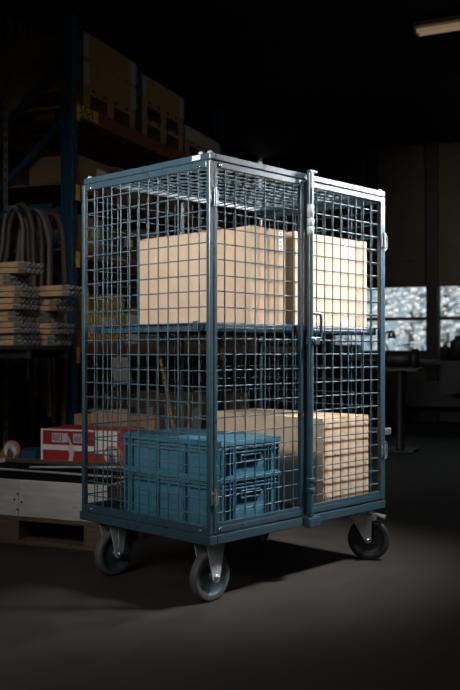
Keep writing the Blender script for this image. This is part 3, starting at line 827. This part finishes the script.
canister(457.5, 12.35, .10, .33, darkm, 'tall dark can on the workbench at the right picture edge')
canister(329.5, 12.1, .035, .34, skyb, 'tall light blue bottle on the workbench left of the window', 'bottle', 'bottle')
canister(339, 12.1, .045, .14, wood, 'small orange brown pot in place of a warm lamp glow on the workbench')  # pot put in for the orange glow of a small lamp
a_ = hit_b(334, 12.3)
t = thing('plastic_tote', 'light blue plastic tote on the workbench before the window', 'tote', rp(a_, 12.25, .8805), RZ)
g = MB(); g.box(0,.36,0,.005,.005,.2); g.box(0,.36,.25,.255,.005,.2); g.box(0,.005,.005,.25,.005,.2); g.box(.355,.36,.005,.25,.005,.2); g.box(0,.36,0,.255,0,.005); g.build('body', skyb, t, .001)
MB().box(-.008,.368,-.008,.263,.2005,.215).build('lid', skyb, t, .003)
# pedestal grinder
gA = hit_b(400, 9.0); 
gr = thing('pedestal_grinder', 'dark pedestal grinder standing before the left window', 'grinder', rp(gA, 9.0), RZ)
MB().box(-.16, .16, -.16, .16, 0, .03).build('base', darkm, gr, .005)
MB().lathe([(.045,.0301),(.04,.1),(.034,.70),(.05,.80)], (0,0,0), 'z', 20).build('pedestal', darkm, gr)
MB().box(-.22, .20, -.13, .13, .801, .835).build('tray', darkm, gr, .006)
MB().lathe([(.0001,-.14),(.06,-.14),(.085,-.10),(.085,.10),(.06,.14),(.0001,.14)], (-.02,0,.925), 'x', 24).build('motor', darkm, gr)
for x in (-.19, .15):
    MB().lathe([(.0001,-.018),(.09,-.018),(.09,.018),(.0001,.018)], (x,0,.925), 'x', 28).build('wheel', rubber, gr)
    g = MB(); g.lathe([(.097,-.026),(.103,-.026),(.103,.026),(.097,.026),(.097,-.026)], (x,.01,.925), 'x', 28, cap=False); g.build('guard', darkm, gr)
MB().path([(-.12,.03,1.0),(-.16,.02,1.10),(-.15,-.02,1.18),(-.10,-.05,1.20)], .008, 8).build('lamp_arm', darkm, gr)
MB().lathe([(.015,.05),(.03,.03),(.045,-.03),(.043,-.03),(.028,.025),(.0001,.04)], (-.07,-.06,1.16), 'z', 18).build('lamp_head', zinc, gr)
g = MB(); g.bar((.0,-.06,1.06), (.16,-.10,1.075), .07, .006); g.build('eye_shield', darkm, gr)

# ------------------------------------------------------------------ lights: unseen area lights added around the hall, and the sun outside
def area(name, loc, target, size, power, col, spread=180, sy=None):
    l = bpy.data.lights.new(name, 'AREA'); l.energy = power; l.color = col; l.size = size; l.spread = math.radians(spread)
    if sy: l.shape = 'RECTANGLE'; l.size_y = sy
    o = bpy.data.objects.new(name, l); COL.objects.link(o); o.location = loc
    o.rotation_euler = (Vector(target)-Vector(loc)).to_track_quat('-Z', 'Y').to_euler()
    return o
area('left_key', (-2.9, .9, 2.5), (.0, 4.0, 1.74), 1.0, 17, (1, .99, .98), 38)  # unseen area light from the left with no door behind it
area('right_sheen', (3.0, 5.2, 2.5), (.6, 4.15, 1.7), .7, 19, (.96, .97, 1), 44)  # unseen area light at the right for the sheen on the front rails
area('right_steep_key', (2.5, 3.6, 3.8), (.70, 4.15, 1.4), .5, 21, (1, .97, .96), 36)  # unseen steep area light on the box fronts, no roof opening above
area('overhead_soft', (.5, 3.3, 3.9), (.3, 4.0, 0), 1.6, 1.9, (1, .95, .9), 100)  # unseen soft area light overhead for the shadow under the trolley
area('floor_fill', (-.2, 1.5, 3.9), (-.2, 2.6, 0), 2.0, 1.5, (1, .95, .9), 130)  # fill added above the camera to brighten the foreground floor
area('low_left_fill', (-1.9, 1.0, 2.3), (-.45, 3.9, .30), 1.2, 3.4, (1, .98, .95), 48)  # fill added at the left for castors, pallet and floor
area('front_fill', (2.0, .5, 2.8), (.6, 4.1, 1.0), 1.2, .7, (1, .97, .94), 50)  # weak fill added for the castor forks and front faces
area('rack_fill', (-1.0, 2.9, 2.5), (-1.5, 6.2, .95), .8, 2.9, (1, .95, .88), 60)  # fill added out of view to brighten the rack, hoses and red carton
area('far_fill', rp(.3, 6.8, 3.9), rp(-2.6, 7.4, 1.6), 1.2, 4.2, (1, .93, .82), 100)  # dim fill added to bring the rack pallets out of the dark
area('back_wall_fill', rp(-1.0, 9.8, 3.8), rp(-1.2, 13, 2.4), 1.2, 6, (1, .93, .85), 80)  # fill added to lift the back wall panels
sl = bpy.data.lights.new('winter_sun', 'SUN'); sl.energy = 4.2; sl.angle = .1; sl.color = (1, .97, .92)
so = bpy.data.objects.new('winter_sun', sl); COL.objects.link(so)
so.rotation_euler = (E1*1.0+Vector((.1,0,-.75))).to_track_quat('-Z', 'Y').to_euler()

S.view_settings.view_transform = 'Standard'; S.view_settings.look = 'None'; S.view_settings.gamma = 1; S.view_settings.exposure = 0
S.cycles.use_denoising = True
S.cycles.max_bounces = 6; S.cycles.transparent_max_bounces = 8
S.cycles.caustics_reflective = False; S.cycles.caustics_refractive = False
